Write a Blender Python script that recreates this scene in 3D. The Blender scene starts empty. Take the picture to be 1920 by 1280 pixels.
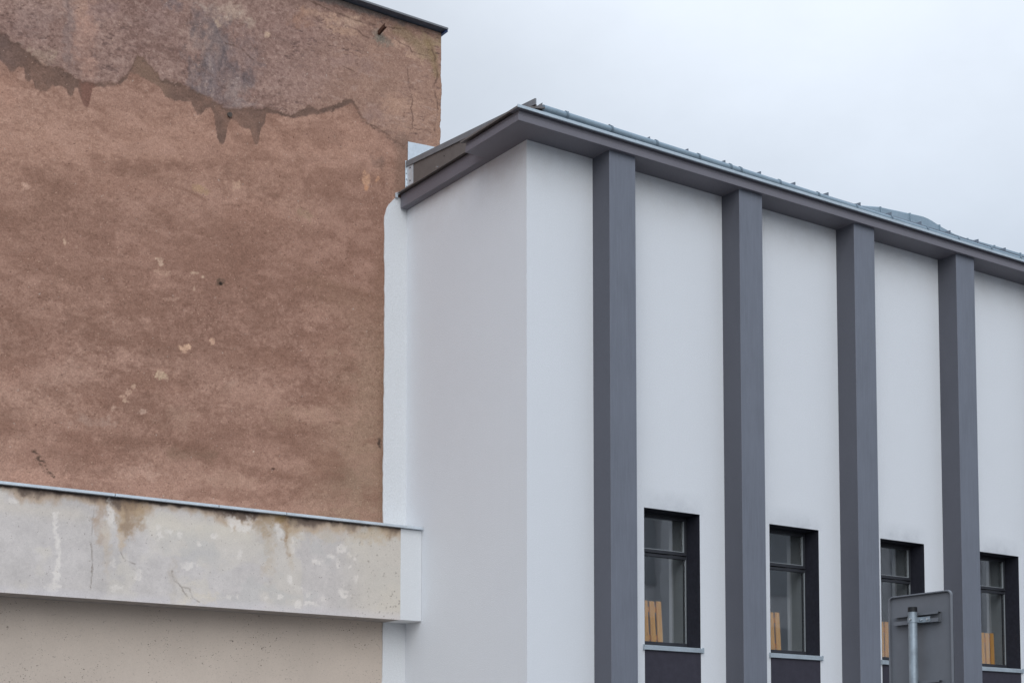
import bpy, bmesh, math, random
import numpy as np

random.seed(7)
rng = np.random.RandomState(11)
scene = bpy.context.scene
COL = scene.collection

# ---------------------------------------------------------------- camera
F_PX = 2857.414          # focal length in pixels of the 1920 px wide photograph
PITCH = 0.0654699
CY_PX = 1271.3156        # principal point row (shift lens)
YAW = 0.6076607
CAM = np.array([-10.42219, -14.67576, 1.65])
cam_data = bpy.data.cameras.new("camera")
cam = bpy.data.objects.new("camera", cam_data)
COL.objects.link(cam)
cam.location = CAM
cam.rotation_euler = (math.pi / 2 + PITCH, 0, -YAW)
cam_data.sensor_width = 36
cam_data.sensor_fit = 'HORIZONTAL'
cam_data.lens = F_PX / 1920 * 36
cam_data.shift_y = (CY_PX - 640) / 1920
cam_data.clip_end = 2000
scene.camera = cam

# ---------------------------------------------------------------- sky + sun
SUN_EL, SUN_DIR = math.radians(30), (-0.56, -0.84)
world = bpy.data.worlds.new("World")
scene.world = world
world.use_nodes = True
wt = world.node_tree
wt.nodes.clear()
w_out = wt.nodes.new('ShaderNodeOutputWorld')
w_bg = wt.nodes.new('ShaderNodeBackground')
w_bg.inputs['Strength'].default_value = 0.1
w_sky = wt.nodes.new('ShaderNodeTexSky')
w_sky.sky_type = 'NISHITA'
w_sky.sun_disc = False
w_sky.sun_elevation = SUN_EL
w_sky.sun_rotation = math.atan2(SUN_DIR[0], SUN_DIR[1])
w_tc = wt.nodes.new('ShaderNodeTexCoord')
w_sep = wt.nodes.new('ShaderNodeSeparateXYZ')
wt.links.new(w_tc.outputs['Generated'], w_sep.inputs[0])
w_ramp = wt.nodes.new('ShaderNodeValToRGB')      # overcast layer: brighter towards the zenith
w_ramp.color_ramp.elements[0].position = 0.0
w_ramp.color_ramp.elements[0].color = (0.62, 0.69, 0.79, 1)
w_ramp.color_ramp.elements[1].position = 1.0
w_ramp.color_ramp.elements[1].color = (1.38, 1.63, 2.02, 1)
e = w_ramp.color_ramp.elements.new(0.30)
e.color = (0.67, 0.745, 0.85, 1)
e = w_ramp.color_ramp.elements.new(0.47)
e.color = (0.80, 0.865, 0.955, 1)
wt.links.new(w_sep.outputs[2], w_ramp.inputs[0])
w_map = wt.nodes.new('ShaderNodeMapping')
w_map.inputs['Location'].default_value = (0.35, 0.0, 0.2)
w_map.inputs['Scale'].default_value = (1.0, 1.0, 1.6)
wt.links.new(w_tc.outputs['Generated'], w_map.inputs[0])
w_noise = wt.nodes.new('ShaderNodeTexNoise')
w_noise.inputs['Scale'].default_value = 2.2
w_noise.inputs['Detail'].default_value = 7.0
w_noise.inputs['Roughness'].default_value = 0.58
wt.links.new(w_map.outputs[0], w_noise.inputs['Vector'])
w_mr = wt.nodes.new('ShaderNodeMapRange')
w_mr.inputs['From Min'].default_value = 0.30
w_mr.inputs['From Max'].default_value = 0.70
w_mr.inputs['To Min'].default_value = 8.5        # cloud radiance before the 0.1 strength
w_mr.inputs['To Max'].default_value = 10.5
wt.links.new(w_noise.outputs[0], w_mr.inputs['Value'])
w_dot = wt.nodes.new('ShaderNodeVectorMath')       # one broad brighter cloud bank
w_dot.operation = 'DOT_PRODUCT'
w_dot.inputs[1].default_value = (0.633, 0.550, 0.545)
wt.links.new(w_tc.outputs['Generated'], w_dot.inputs[0])
w_bank = wt.nodes.new('ShaderNodeMapRange')
w_bank.interpolation_type = 'SMOOTHSTEP'
w_bank.inputs['From Min'].default_value = 0.95
w_bank.inputs['From Max'].default_value = 1.0
w_bank.inputs['To Min'].default_value = 1.0
w_bank.inputs['To Max'].default_value = 1.30
wt.links.new(w_dot.outputs['Value'], w_bank.inputs['Value'])
w_m2 = wt.nodes.new('ShaderNodeMath')
w_m2.operation = 'MULTIPLY'
wt.links.new(w_mr.outputs[0], w_m2.inputs[0])
wt.links.new(w_bank.outputs[0], w_m2.inputs[1])
w_mul = wt.nodes.new('ShaderNodeVectorMath')
w_mul.operation = 'SCALE'
wt.links.new(w_ramp.outputs[0], w_mul.inputs[0])
wt.links.new(w_m2.outputs[0], w_mul.inputs['Scale'])
w_mix = wt.nodes.new('ShaderNodeMix')
w_mix.data_type = 'RGBA'
w_mix.inputs['Factor'].default_value = 0.93
wt.links.new(w_sky.outputs[0], w_mix.inputs['A'])
wt.links.new(w_mul.outputs[0], w_mix.inputs['B'])
wt.links.new(w_mix.outputs['Result'], w_bg.inputs['Color'])
wt.links.new(w_bg.outputs[0], w_out.inputs[0])

sun_data = bpy.data.lights.new("sun", 'SUN')
sun_data.energy = 1.45
sun_data.angle = math.radians(50)
sun_data.color = (0.95, 0.98, 1.0)
sun = bpy.data.objects.new("sun", sun_data)
COL.objects.link(sun)
sun.location = (-10, -30, 40)
sun.rotation_euler = (math.pi / 2 - SUN_EL, 0, math.atan2(SUN_DIR[1], SUN_DIR[0]) + math.pi / 2)

scene.view_settings.view_transform = 'Standard'
scene.view_settings.look = 'None'
scene.view_settings.exposure = 0
scene.view_settings.gamma = 1
scene.view_settings.use_curve_mapping = False
scene.render.engine = 'CYCLES'
scene.cycles.max_bounces = 10
scene.cycles.transparent_max_bounces = 16

# ---------------------------------------------------------------- survey helpers
_c, _s = math.cos(PITCH), math.sin(PITCH)
_R = np.array([math.cos(YAW), -math.sin(YAW), 0.0])
_F = np.array([math.sin(YAW), math.cos(YAW), 0.0])
_FW = _F * _c + np.array([0, 0, 1.0]) * _s
_UP = -_F * _s + np.array([0, 0, 1.0]) * _c


def survey(P):
    """photo pixel (1920 wide) of surveyed points"""
    P = np.asarray(P, float) - CAM
    d = P @ _FW
    return 960 + F_PX * (P @ _R) / d, CY_PX - F_PX * (P @ _UP) / d


# display colour of a surface lit like the facades -> albedo
LIGHT = np.array([0.73, 0.80, 0.91])


def lin(c):
    c = np.asarray(c, float) / 255
    return np.where(c <= 0.04045, c / 12.92, ((c + 0.055) / 1.055) ** 2.4)


def alb(r, g, b, k=1.0):
    v = lin((r, g, b)) / LIGHT * k
    return (min(v[0], .85), min(v[1], .85), min(v[2], .85), 1)


# ---------------------------------------------------------------- object helpers
def tag(o, label=None, cat=None, group=None, kind=None):
    if label: o['label'] = label
    if cat: o['category'] = cat
    if group: o['group'] = group
    if kind: o['kind'] = kind
    return o


def empty(name, loc, label, cat, group=None):
    o = bpy.data.objects.new(name, None)
    o.empty_display_size = 0.2
    o.location = loc
    COL.objects.link(o)
    return tag(o, label, cat, group)


def root_loc(o):
    v = np.zeros(3)
    while o is not None:
        v += np.array(o.location)
        o = o.parent
    return v


class MB:
    """collects shapes; build() links them as ONE mesh object"""
    def __init__(self):
        self.v, self.f = [], []

    def add(self, vs, fs):
        n = len(self.v)
        self.v += [tuple(p) for p in vs]
        self.f += [tuple(n + i for i in f) for f in fs]
        return self

    def box(self, x0, x1, y0, y1, z0, z1):
        return self.hexa([(x0, y0, z0), (x1, y0, z0), (x1, y1, z0), (x0, y1, z0),
                          (x0, y0, z1), (x1, y0, z1), (x1, y1, z1), (x0, y1, z1)])

    def hexa(self, p):
        return self.add(p, [(0, 3, 2, 1), (4, 5, 6, 7), (0, 1, 5, 4), (1, 2, 6, 5), (2, 3, 7, 6), (3, 0, 4, 7)])

    def prism(self, poly, axis, a, b):
        """extrude a 2-D polygon along axis ('x': poly is (y,z); 'y': (x,z); 'z': (x,y))"""
        def P(p, t):
            return {'x': (t, p[0], p[1]), 'y': (p[0], t, p[1]), 'z': (p[0], p[1], t)}[axis]
        n = len(poly)
        return self.add([P(p, a) for p in poly] + [P(p, b) for p in poly],
                        [tuple(range(n))[::-1], tuple(range(n, 2 * n))] +
                        [(i, (i + 1) % n, n + (i + 1) % n, n + i) for i in range(n)])

    def tube(self, p0, p1, r, n=12, r1=None, caps=True):
        p0, p1 = np.array(p0, float), np.array(p1, float)
        d = (p1 - p0) / np.linalg.norm(p1 - p0)
        a = np.cross(d, (0, 0, 1.0)) if abs(d[2]) < 0.9 else np.cross(d, (1.0, 0, 0))
        a /= np.linalg.norm(a)
        b = np.cross(d, a)
        r1 = r if r1 is None else r1
        ring = [math.tau * i / n for i in range(n)]
        vs = [p0 + r * (a * math.cos(t) + b * math.sin(t)) for t in ring] + \
             [p1 + r1 * (a * math.cos(t) + b * math.sin(t)) for t in ring]
        fs = [(i, (i + 1) % n, n + (i + 1) % n, n + i) for i in range(n)]
        if caps:
            fs += [tuple(range(n))[::-1], tuple(range(n, 2 * n))]
        return self.add(vs, fs)

    def build(self, name, m, parent=None, bevel=0.0, smooth=False, dx=0.0, kind=None):
        me = bpy.data.meshes.new(name)
        L = root_loc(parent)
        me.from_pydata([(p[0] - L[0], p[1] - L[1], p[2] - L[2]) for p in self.v], [], self.f)
        bm = bmesh.new()
        bm.from_mesh(me)
        bmesh.ops.recalc_face_normals(bm, faces=bm.faces)
        bm.to_mesh(me)
        bm.free()
        me.materials.append(m)
        o = link(name, me, parent)
        if bevel:
            md = o.modifiers.new("bevel", 'BEVEL')
            md.width = bevel
            md.segments = 2
            md.limit_method = 'ANGLE'
        if smooth:
            for p in me.polygons: p.use_smooth = True
            me.set_sharp_from_angle(angle=math.radians(40))
        if kind: o['kind'] = kind
        return o


def link(name, me, parent=None):
    o = bpy.data.objects.new(name, me)
    COL.objects.link(o)
    if parent is not None: o.parent = parent
    return o


def copy_part(o, parent, dx):
    c = o.copy()
    COL.objects.link(c)
    c.parent = parent
    c.location.x += dx
    for ch in list(o.children):
        g = ch.copy()
        COL.objects.link(g)
        g.parent = c
    return c


# ---------------------------------------------------------------- materials
class NT:
    def __init__(self, name):
        self.m = bpy.data.materials.new(name)
        self.m.use_nodes = True
        self.t = self.m.node_tree
        self.b = self.t.nodes['Principled BSDF']
        self.pos = self.t.nodes.new('ShaderNodeNewGeometry').outputs['Position']

    def n(self, kind, **kw):
        nd = self.t.nodes.new(kind)
        for k, v in kw.items():
            if k.startswith('_'): setattr(nd, k[1:], v)
            else: nd.inputs[k.replace('_', ' ')].default_value = v
        return nd

    def l(self, a, b): self.t.links.new(a, b)

    def noise(self, scale, detail=4, rough=0.55, stretch=(1, 1, 1), rot=(0, 0, 0)):
        mp = self.n('ShaderNodeMapping')
        mp.inputs['Scale'].default_value = stretch
        mp.inputs['Rotation'].default_value = rot
        self.l(self.pos, mp.inputs[0])
        nd = self.n('ShaderNodeTexNoise', Scale=scale, Detail=detail, Roughness=rough)
        self.l(mp.outputs[0], nd.inputs['Vector'])
        return nd.outputs[0]

    def rng(self, v, a, b, c, d):
        nd = self.n('ShaderNodeMapRange', From_Min=a, From_Max=b, To_Min=c, To_Max=d)
        self.l(v, nd.inputs['Value'])
        return nd.outputs[0]

    def mix(self, fac, a, b, mode='MIX'):
        nd = self.n('ShaderNodeMix', _data_type='RGBA', _blend_type=mode)
        for s, key in ((fac, 'Factor'), (a, 'A'), (b, 'B')):
            if isinstance(s, (float, int)) or isinstance(s, tuple): nd.inputs[key].default_value = s
            else: self.l(s, nd.inputs[key])
        return nd.outputs['Result']

    def math(self, op, a, b=0.0):
        nd = self.n('ShaderNodeMath', _operation=op)
        for i, s in enumerate((a, b)):
            if isinstance(s, (float, int)): nd.inputs[i].default_value = s
            else: self.l(s, nd.inputs[i])
        return nd.outputs[0]

    def bump(self, h, dist, strength=1.0, prev=None):
        nd = self.n('ShaderNodeBump', Distance=dist, Strength=strength)
        self.l(h, nd.inputs['Height'])
        if prev is not None: self.l(prev, nd.inputs['Normal'])
        self.l(nd.outputs[0], self.b.inputs['Normal'])
        return nd.outputs[0]

    def col(self, c):
        if isinstance(c, tuple): self.b.inputs['Base Color'].default_value = c
        else: self.l(c, self.b.inputs['Base Color'])

    def set(self, rough=0.8, metal=0.0, spec=0.4):
        self.b.inputs['Roughness'].default_value = rough
        self.b.inputs['Metallic'].default_value = metal
        self.b.inputs['Specular IOR Level'].default_value = spec


def darker(c, k): return (c[0] * k, c[1] * k, c[2] * k, 1)


def mat_render(name, c, var=0.06, bump=0.0016, grain=170.0, grime=False):
    """fine scraped facade render"""
    k = NT(name)
    a = k.rng(k.noise(1.3, 5, 0.6), 0.3, 0.7, 0, 1)
    g = k.noise(grain, 3, 0.7)
    colr = k.mix(a, darker(c, 1 - var), c)
    colr = k.mix(k.rng(g, 0.35, 0.65, 0, 1), darker(c, 0.80), colr)
    colr = k.mix(k.rng(k.noise(42.0, 4, 0.75), 0.36, 0.64, 0, 1), darker(c, 0.86), colr)
    streak = k.rng(k.noise(5.0, 4, 0.6, (1, 1, 0.06)), 0.55, 0.8, 0, 0.35)
    colr = k.mix(streak, colr, darker(c, 0.9))
    if grime:
        sep = k.n('ShaderNodeSeparateXYZ')
        k.l(k.pos, sep.inputs[0])
        x, y, z = sep.outputs
        blot = k.rng(k.noise(3.2, 5, 0.65), 0.40, 0.70, 0, 1)
        # dirt line under the eaves
        top = k.math('MULTIPLY', k.rng(z, 8.75, 9.36, 0, 0.32), blot)
        colr = k.mix(top, colr, (0.50, 0.46, 0.42, 1))
        # rain-splash smudges above the window heads
        u = k.math('PINGPONG', k.math('ADD', k.math('MULTIPLY', k.math('SUBTRACT', x, 2.2775), 1 / 2.18), 100.0), 0.5)
        near = k.rng(u, 0.12, 0.26, 1, 0)
        up = k.math('MULTIPLY', k.rng(z, 5.06, 5.34, 1, 0), k.rng(z, 5.04, 5.06, 0, 1))
        smu = k.math('MULTIPLY', k.math('MULTIPLY', near, up), k.rng(k.noise(6.0, 4, 0.6), 0.25, 0.65, 0.12, 0.6))
        smu = k.math('MULTIPLY', smu, k.math('MULTIPLY', k.math('LESS_THAN', y, 0.0003), k.math('GREATER_THAN', x, 1.5)))
        colr = k.mix(smu, colr, (0.42, 0.43, 0.45, 1))
        # runs
        run = k.math('MULTIPLY', k.rng(k.noise(9.0, 5, 0.7, (1, 1, 0.03)), 0.60, 0.80, 0, 0.4), blot)
        colr = k.mix(run, colr, (0.58, 0.57, 0.56, 1))
        k.bump(k.noise(2.6, 3, 0.5), 0.012, 0.7)
    k.col(colr)
    k.set(0.9, 0, 0.2)
    n1 = k.bump(k.noise(grain * 0.55, 4, 0.7), bump * 1.6)
    k.bump(g, bump, 1.0, n1)
    return k.m


def mat_paint(name, c, var=0.10, brush=True, rough=0.5, spec=0.5):
    """brushed masonry paint"""
    k = NT(name)
    a = k.rng(k.noise(2.2, 4, 0.6, (1, 1, 0.5)), 0.3, 0.7, 0, 1)
    colr = k.mix(a, darker(c, 1 - var), darker(c, 1 + var * 0.5))
    br = k.noise(55.0, 4, 0.65, (1, 1, 0.05) if brush else (1, 1, 1))
    colr = k.mix(k.rng(br, 0.35, 0.7, 0, 0.6), colr, darker(c, 1 + 1.6 * var))
    sp = k.rng(k.noise(60, 2, 0.5), 0.66, 0.72, 0, 0.35)
    colr = k.mix(sp, colr, darker(c, 1.5))
    k.col(colr)
    k.set(rough, 0, spec)
    n1 = k.bump(br, 0.0012)
    k.bump(k.noise(160, 3, 0.6), 0.0008, 1.0, n1)
    return k.m


def mat_zinc(name, c, metal=0.55, rough=0.42, var=0.14):
    k = NT(name)
    a = k.rng(k.noise(3.5, 5, 0.65), 0.3, 0.7, 0, 1)
    colr = k.mix(a, darker(c, 1 - var), darker(c, 1 + var * 0.6))
    sp = k.rng(k.noise(26, 4, 0.7), 0.5, 0.75, 0, 0.5)
    colr = k.mix(sp, colr, darker(c, 0.72))
    k.col(colr)
    k.set(rough, metal, 0.5)
    r = k.rng(k.noise(9, 4, 0.6), 0.3, 0.7, rough - 0.1, rough + 0.15)
    k.l(r, k.b.inputs['Roughness'])
    k.bump(k.noise(4.0, 3, 0.5), 0.006, 0.6)
    return k.m


def mat_flat(name, c, rough=0.7, var=0.12, scale=30.0, bump=0.0006, metal=0.0, spec=0.3):
    k = NT(name)
    a = k.rng(k.noise(scale, 5, 0.65), 0.3, 0.7, 0, 1)
    k.col(k.mix(a, darker(c, 1 - var), darker(c, 1 + var)))
    k.set(rough, metal, spec)
    k.bump(k.noise(scale * 4, 4, 0.6), bump)
    return k.m


def mat_weathered(name, grain_scale=75.0, bump=0.003, amp=1.0):
    """wall whose albedo is painted per vertex; the shader adds grit and pits"""
    k = NT(name)
    at = k.n('ShaderNodeAttribute', _attribute_name='albedo')
    g = k.noise(grain_scale, 5, 0.72)
    g2 = k.noise(grain_scale * 0.33, 5, 0.7)
    colr = k.mix(k.rng(g, 0.33, 0.67, 0.0, 1.0), (1 - .24 * amp, 1 - .25 * amp, 1 - .26 * amp, 1), (1 + .2 * amp, 1 + .2 * amp, 1 + .2 * amp, 1))
    colr = k.mix(1.0, at.outputs['Color'], colr, 'MULTIPLY')
    pit = k.rng(k.noise(grain_scale * 0.6, 2, 0.5), 0.69, 0.76, 0, 0.75)
    colr = k.mix(pit, colr, k.mix(1.0, at.outputs['Color'], (0.45, 0.4, 0.38, 1), 'MULTIPLY'))
    lit = k.rng(k.noise(grain_scale * 0.5, 2, 0.5, (1.1, 1.0, 0.9), (0.3, 0.5, 0.2)), 0.72, 0.77, 0, 0.4)
    colr = k.mix(lit, colr, (0.62, 0.53, 0.45, 1))
    k.col(colr)
    k.set(0.92, 0, 0.18)
    n0 = k.bump(k.noise(6.5, 4, 0.6, (0.85, 1, 1.15)), 0.016 * amp, 0.8)
    n1 = k.bump(g2, bump * 2.2, 1.0, n0)
    k.bump(g, bump, 1.0, n1)
    return k.m


WHITE = alb(196, 203, 215)
M = {}
M['white'] = mat_render('white_scraped_render', (0.815, 0.82, 0.835, 1), 0.05, 0.0024, 120.0, True)
M['white_coarse'] = mat_render('white_rough_render', (0.82, 0.82, 0.82, 1), 0.05, 0.0045, 80)
M['white_smooth'] = mat_render('white_smooth_paint', (0.79, 0.79, 0.79, 1), 0.05, 0.0007)
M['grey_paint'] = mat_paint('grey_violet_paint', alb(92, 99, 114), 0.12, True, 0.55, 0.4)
M['grey_smooth_shade'] = mat_paint('grey_violet_smooth_shaded', alb(77, 81, 93), 0.08, False, 0.6, 0.3)  # pilaster cheeks: darker tone paints in their shade
M['grey_sheet'] = mat_paint('grey_violet_board', alb(95, 96, 108), 0.08, False, 0.55)
M['brown_sheet'] = mat_flat('taupe_coated_steel', alb(92, 90, 92), 0.6, 0.10, 5)
M['cap_sheet'] = mat_flat('grey_coated_steel', alb(104, 109, 118), 0.5, 0.08, 6)
M['zinc'] = mat_zinc('weathered_zinc', (0.50, 0.56, 0.60, 1))
M['zinc_pale'] = mat_zinc('new_zinc', (0.66, 0.71, 0.75, 1), 0.35, 0.45)
M['gutter_zinc'] = mat_zinc('blue_grey_gutter_zinc', (0.25, 0.32, 0.37, 1), 0.25, 0.6, 0.12)
M['joint_zinc'] = mat_zinc('joint_zinc', (0.17, 0.22, 0.26, 1), 0.3, 0.55)
M['zinc_dark'] = mat_zinc('dull_zinc', (0.20, 0.23, 0.27, 1), 0.4, 0.5)
M['navy'] = mat_flat('black_navy_reveal_paint', (0.021, 0.021, 0.030, 1), 0.75, 0.25, 20)
M['frame'] = mat_flat('anthracite_window_frame', (0.035, 0.036, 0.042, 1), 0.35, 0.12, 10, 0.0002)
M['spandrel'] = mat_flat('charcoal_panel_paint', alb(48, 48, 60), 0.8, 0.14, 9)
M['gasket'] = mat_flat('pale_glazing_bead', (0.30, 0.32, 0.33, 1), 0.4, 0.1, 30)
M['inner_plaster'] = mat_flat('grey_inner_plaster', (0.42, 0.44, 0.45, 1), 0.85, 0.08, 3)
M['inner_trim'] = mat_flat('pale_inner_trim', (0.72, 0.72, 0.74, 1), 0.7, 0.05, 5)
M['room'] = mat_flat('dim_room_paint', (0.60, 0.60, 0.63, 1), 0.9, 0.15, 1.0)
M['asphalt'] = mat_flat('asphalt', (0.05, 0.05, 0.052, 1), 0.85, 0.25, 60, 0.003)
M['pave'] = mat_flat('concrete_paving', (0.30, 0.30, 0.30, 1), 0.9, 0.15, 8, 0.002)
M['ground'] = mat_flat('gravelly_ground', (0.17, 0.165, 0.16, 1), 0.95, 0.25, 3, 0.004)
M['rust'] = mat_flat('rusty_iron', (0.085, 0.038, 0.024, 1), 0.85, 0.5, 40, 0.002)
M['dark_hole'] = mat_flat('dark_cavity', (0.035, 0.03, 0.027, 1), 0.95, 0.3, 40)
M['pipe'] = mat_flat('corroded_pipe', (0.11, 0.088, 0.075, 1), 0.9, 0.4, 60, 0.002)
M['ledge_soffit'] = mat_flat('brown_grey_ledge_underside', (0.33, 0.29, 0.26, 1), 0.95, 0.2, 9, 0.002)  # even brown-grey underside, darker than the ledge face
M['bitumen'] = mat_flat('blue_grey_roof_edge', (0.10, 0.11, 0.13, 1), 0.6, 0.2, 12)
M['edge_blue'] = mat_flat('blue_painted_steel', (0.03, 0.055, 0.15, 1), 0.45, 0.2, 12)
M['sign_grey'] = mat_flat('grey_powder_coat', alb(93, 99, 110), 0.5, 0.08, 4, 0.0002)
M['galv'] = mat_zinc('galvanised_steel', (0.34, 0.39, 0.43, 1), 0.5, 0.45, 0.5)
M['black_plastic'] = mat_flat('black_plastic', (0.012, 0.012, 0.014, 1), 0.5, 0.1, 20)
M['steel'] = mat_zinc('bolt_steel', (0.6, 0.62, 0.64, 1), 0.8, 0.35)
M['facade'] = mat_flat('pale_render_opposite', (0.72, 0.72, 0.73, 1), 0.9, 0.08, 2)
M['facade_dark'] = mat_flat('dark_glazing_opposite', (0.40, 0.42, 0.44, 1), 0.6, 0.1, 2)


def mat_wood():
    k = NT('fresh_pine')
    ring = k.noise(34, 5, 0.6, (1, 1, 0.05))
    c1, c2 = (0.80, 0.35, 0.085, 1), (0.95, 0.52, 0.155, 1)
    colr = k.mix(k.rng(ring, 0.3, 0.7, 0, 1), c1, c2)
    vor = k.n('ShaderNodeTexVoronoi', Scale=5.0)
    mp = k.n('ShaderNodeMapping')
    mp.inputs['Scale'].default_value = (3.2, 1, 1)
    k.l(k.pos, mp.inputs[0])
    k.l(mp.outputs[0], vor.inputs['Vector'])
    knot = k.rng(vor.outputs['Distance'], 0.05, 0.16, 0.8, 0)
    colr = k.mix(knot, colr, (0.30, 0.13, 0.045, 1))
    k.col(colr)
    k.set(0.6, 0, 0.3)
    k.bump(ring, 0.001)
    return k.m


M['wood'] = mat_wood()


def mat_glass():
    k = NT('window_glass')
    k.t.nodes.remove(k.b)
    out = k.t.nodes['Material Output']
    lw = k.n('ShaderNodeLayerWeight', Blend=0.5)
    schlick = k.math('ADD', k.math('MULTIPLY', k.math('POWER', lw.outputs['Facing'], 5.0), 0.87), 0.13)   # double glazing
    tr = k.n('ShaderNodeBsdfTransparent', Color=(0.91, 0.92, 0.92, 1))
    gl = k.n('ShaderNodeBsdfGlossy', Color=(1, 1, 1, 1), Roughness=0.02)
    wob = k.n('ShaderNodeBump', Distance=0.004, Strength=0.25)
    k.l(k.noise(1.6, 2, 0.5), wob.inputs['Height'])
    k.l(wob.outputs[0], gl.inputs['Normal'])
    mx = k.n('ShaderNodeMixShader')
    k.l(schlick, mx.inputs[0])
    k.l(tr.outputs[0], mx.inputs[1])
    k.l(gl.outputs[0], mx.inputs[2])
    k.l(mx.outputs[0], out.inputs[0])
    return k.m


M['glass'] = mat_glass()


def mat_pitted():
    """beige roughcast under the ledge, dotted with dark pits"""
    k = NT('beige_pitted_render')
    c = alb(175, 168, 164)
    a = k.rng(k.noise(1.2, 5, 0.6), 0.3, 0.7, 0, 1)
    colr = k.mix(a, darker(c, 0.93), darker(c, 1.05))
    g = k.noise(70, 4, 0.7)
    colr = k.mix(k.rng(g, 0.3, 0.7, 0, 1), k.mix(0.12, colr, (0.1, 0.08, 0.07, 1)), colr)
    patch = k.rng(k.noise(1.3, 4, 0.6), 0.36, 0.62, 0.15, 1)
    for sc, lo, hi in ((24.0, 0.685, 0.715), (52.0, 0.66, 0.70)):
        dots = k.rng(k.noise(sc, 2, 0.5, (1, 1, 1.25), (0.2, sc, 0.4)), lo, hi, 0, 0.8)
        colr = k.mix(k.math('MULTIPLY', dots, patch), colr, (0.09, 0.07, 0.06, 1))
    k.col(colr)
    k.set(0.92, 0, 0.15)
    k.bump(g, 0.003)
    return k.m


M['pitted'] = mat_pitted()


# ---------------------------------------------------------------- numpy noise and painting tools
def vnoise(X, Z, seed):
    r = np.random.RandomState(seed).rand(256, 256)
    xi, zi = np.floor(X).astype(int), np.floor(Z).astype(int)
    fx, fz = X - xi, Z - zi
    fx, fz = fx * fx * (3 - 2 * fx), fz * fz * (3 - 2 * fz)
    g = lambda i, j: r[i % 256, j % 256]
    return (g(xi, zi) * (1 - fx) + g(xi + 1, zi) * fx) * (1 - fz) + (g(xi, zi + 1) * (1 - fx) + g(xi + 1, zi + 1) * fx) * fz


def fbm(X, Z, size, seed, octaves=4, rough=0.5):
    v, a, tot = 0, 1.0, 0
    for o in range(octaves):
        v = v + a * vnoise(X / size + 17.3 * o, Z / size + 9.1 * o, seed + o)
        tot += a
        a *= rough
        size = size / 2
    return v / tot - 0.5            # about -0.3..0.3


def sstep(v, a, b):
    t = np.clip((v - a) / (b - a), 0, 1)
    return t * t * (3 - 2 * t)


class Paint:
    """albedo painting on a wall patch, in survey-pixel coordinates PX, PY"""
    def __init__(self, PX, PY, base):
        self.PX, self.PY = PX, PY
        self.C = np.ones(PX.shape + (3,)) * np.array(base, float)
        self.wx = fbm(PX, PY, 26, 301, 4, 0.6)
        self.wy = fbm(PX, PY, 26, 351, 4, 0.6)
        self.fine = fbm(PX, PY, 7, 401, 3, 0.6)
        self.rag = np.clip(0.82 + 1.6 * fbm(PX, PY * 0.8, 15, 451, 4, 0.7), 0.25, 1.0)

    def lay(self, mask, colour, k=1.0):
        m = np.clip(mask * k, 0, 1)[..., None]
        self.C = self.C * (1 - m) + np.array(colour, float) * m

    def add(self, mask, delta):
        self.C = self.C + mask[..., None] * np.array(delta, float)

    def blob(self, cx, cy, rx, ry, ang=0.0, soft=0.5, warp=0.6):
        ca, sa = math.cos(math.radians(ang)), math.sin(math.radians(ang))
        X = self.PX - cx + self.wx * warp * 2.4 * min(rx, 40) + self.fine * warp * 2.6 * min(rx, 12)
        Y = self.PY - cy + self.wy * warp * 2.4 * min(ry, 40) + np.roll(self.fine, 40, 1) * warp * 2.6 * min(ry, 12)
        r = np.hypot((X * ca + Y * sa) / rx, (-X * sa + Y * ca) / ry)
        return (1 - sstep(r, 1 - soft, 1 + soft * 0.6)) * self.rag

    def line(self, pts, width, soft=0.5, warp=3.0, taper=False):
        out = np.zeros(self.PX.shape)
        X = self.PX + self.wx * warp * 2 + self.fine * warp
        Y = self.PY + self.wy * warp * 2 + self.fine * warp
        pad = width * 2 + warp * 3
        P = np.array(pts, float)
        sel = (X > P[:, 0].min() - pad) & (X < P[:, 0].max() + pad) & (Y > P[:, 1].min() - pad) & (Y < P[:, 1].max() + pad)
        xs, ys = X[sel], Y[sel]
        d = np.full(xs.shape, 1e9)
        for (x0, y0), (x1, y1) in zip(pts[:-1], pts[1:]):
            L2 = (x1 - x0) ** 2 + (y1 - y0) ** 2 + 1e-9
            t = np.clip(((xs - x0) * (x1 - x0) + (ys - y0) * (y1 - y0)) / L2, 0, 1)
            d = np.minimum(d, np.hypot(xs - x0 - t * (x1 - x0), ys - y0 - t * (y1 - y0)))
        out[sel] = 1 - sstep(d, width * (1 - soft), width * (1 + soft))
        return out


def grid_mesh(name, X, Y, Z, C, m, parent, smooth=True):
    nz, nx = X.shape
    L = root_loc(parent)
    co = np.stack([X - L[0], Y - L[1], Z - L[2]], -1).reshape(-1, 3)
    idx = np.arange(nz * nx).reshape(nz, nx)
    f = np.stack([idx[:-1, :-1], idx[:-1, 1:], idx[1:, 1:], idx[1:, :-1]], -1).reshape(-1, 4)
    me = bpy.data.meshes.new(name)
    me.vertices.add(len(co))
    me.vertices.foreach_set('co', co.ravel())
    me.loops.add(f.size)
    me.loops.foreach_set('vertex_index', f.ravel())
    me.polygons.add(len(f))
    me.polygons.foreach_set('loop_start', np.arange(0, f.size, 4))
    me.polygons.foreach_set('loop_total', np.full(len(f), 4))
    if smooth: me.polygons.foreach_set('use_smooth', np.ones(len(f), bool))
    me.update(calc_edges=True)
    a = np.clip(lin(np.clip(C, 0, 255)) / LIGHT, 0, 0.9)
    a = np.concatenate([a, np.ones(a.shape[:-1] + (1,))], -1).astype(np.float32)
    at = me.color_attributes.new('albedo', 'FLOAT_COLOR', 'POINT')
    at.data.foreach_set('color', a.reshape(-1, 4).ravel())
    me.materials.append(m)
    return link(name, me, parent)


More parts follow.
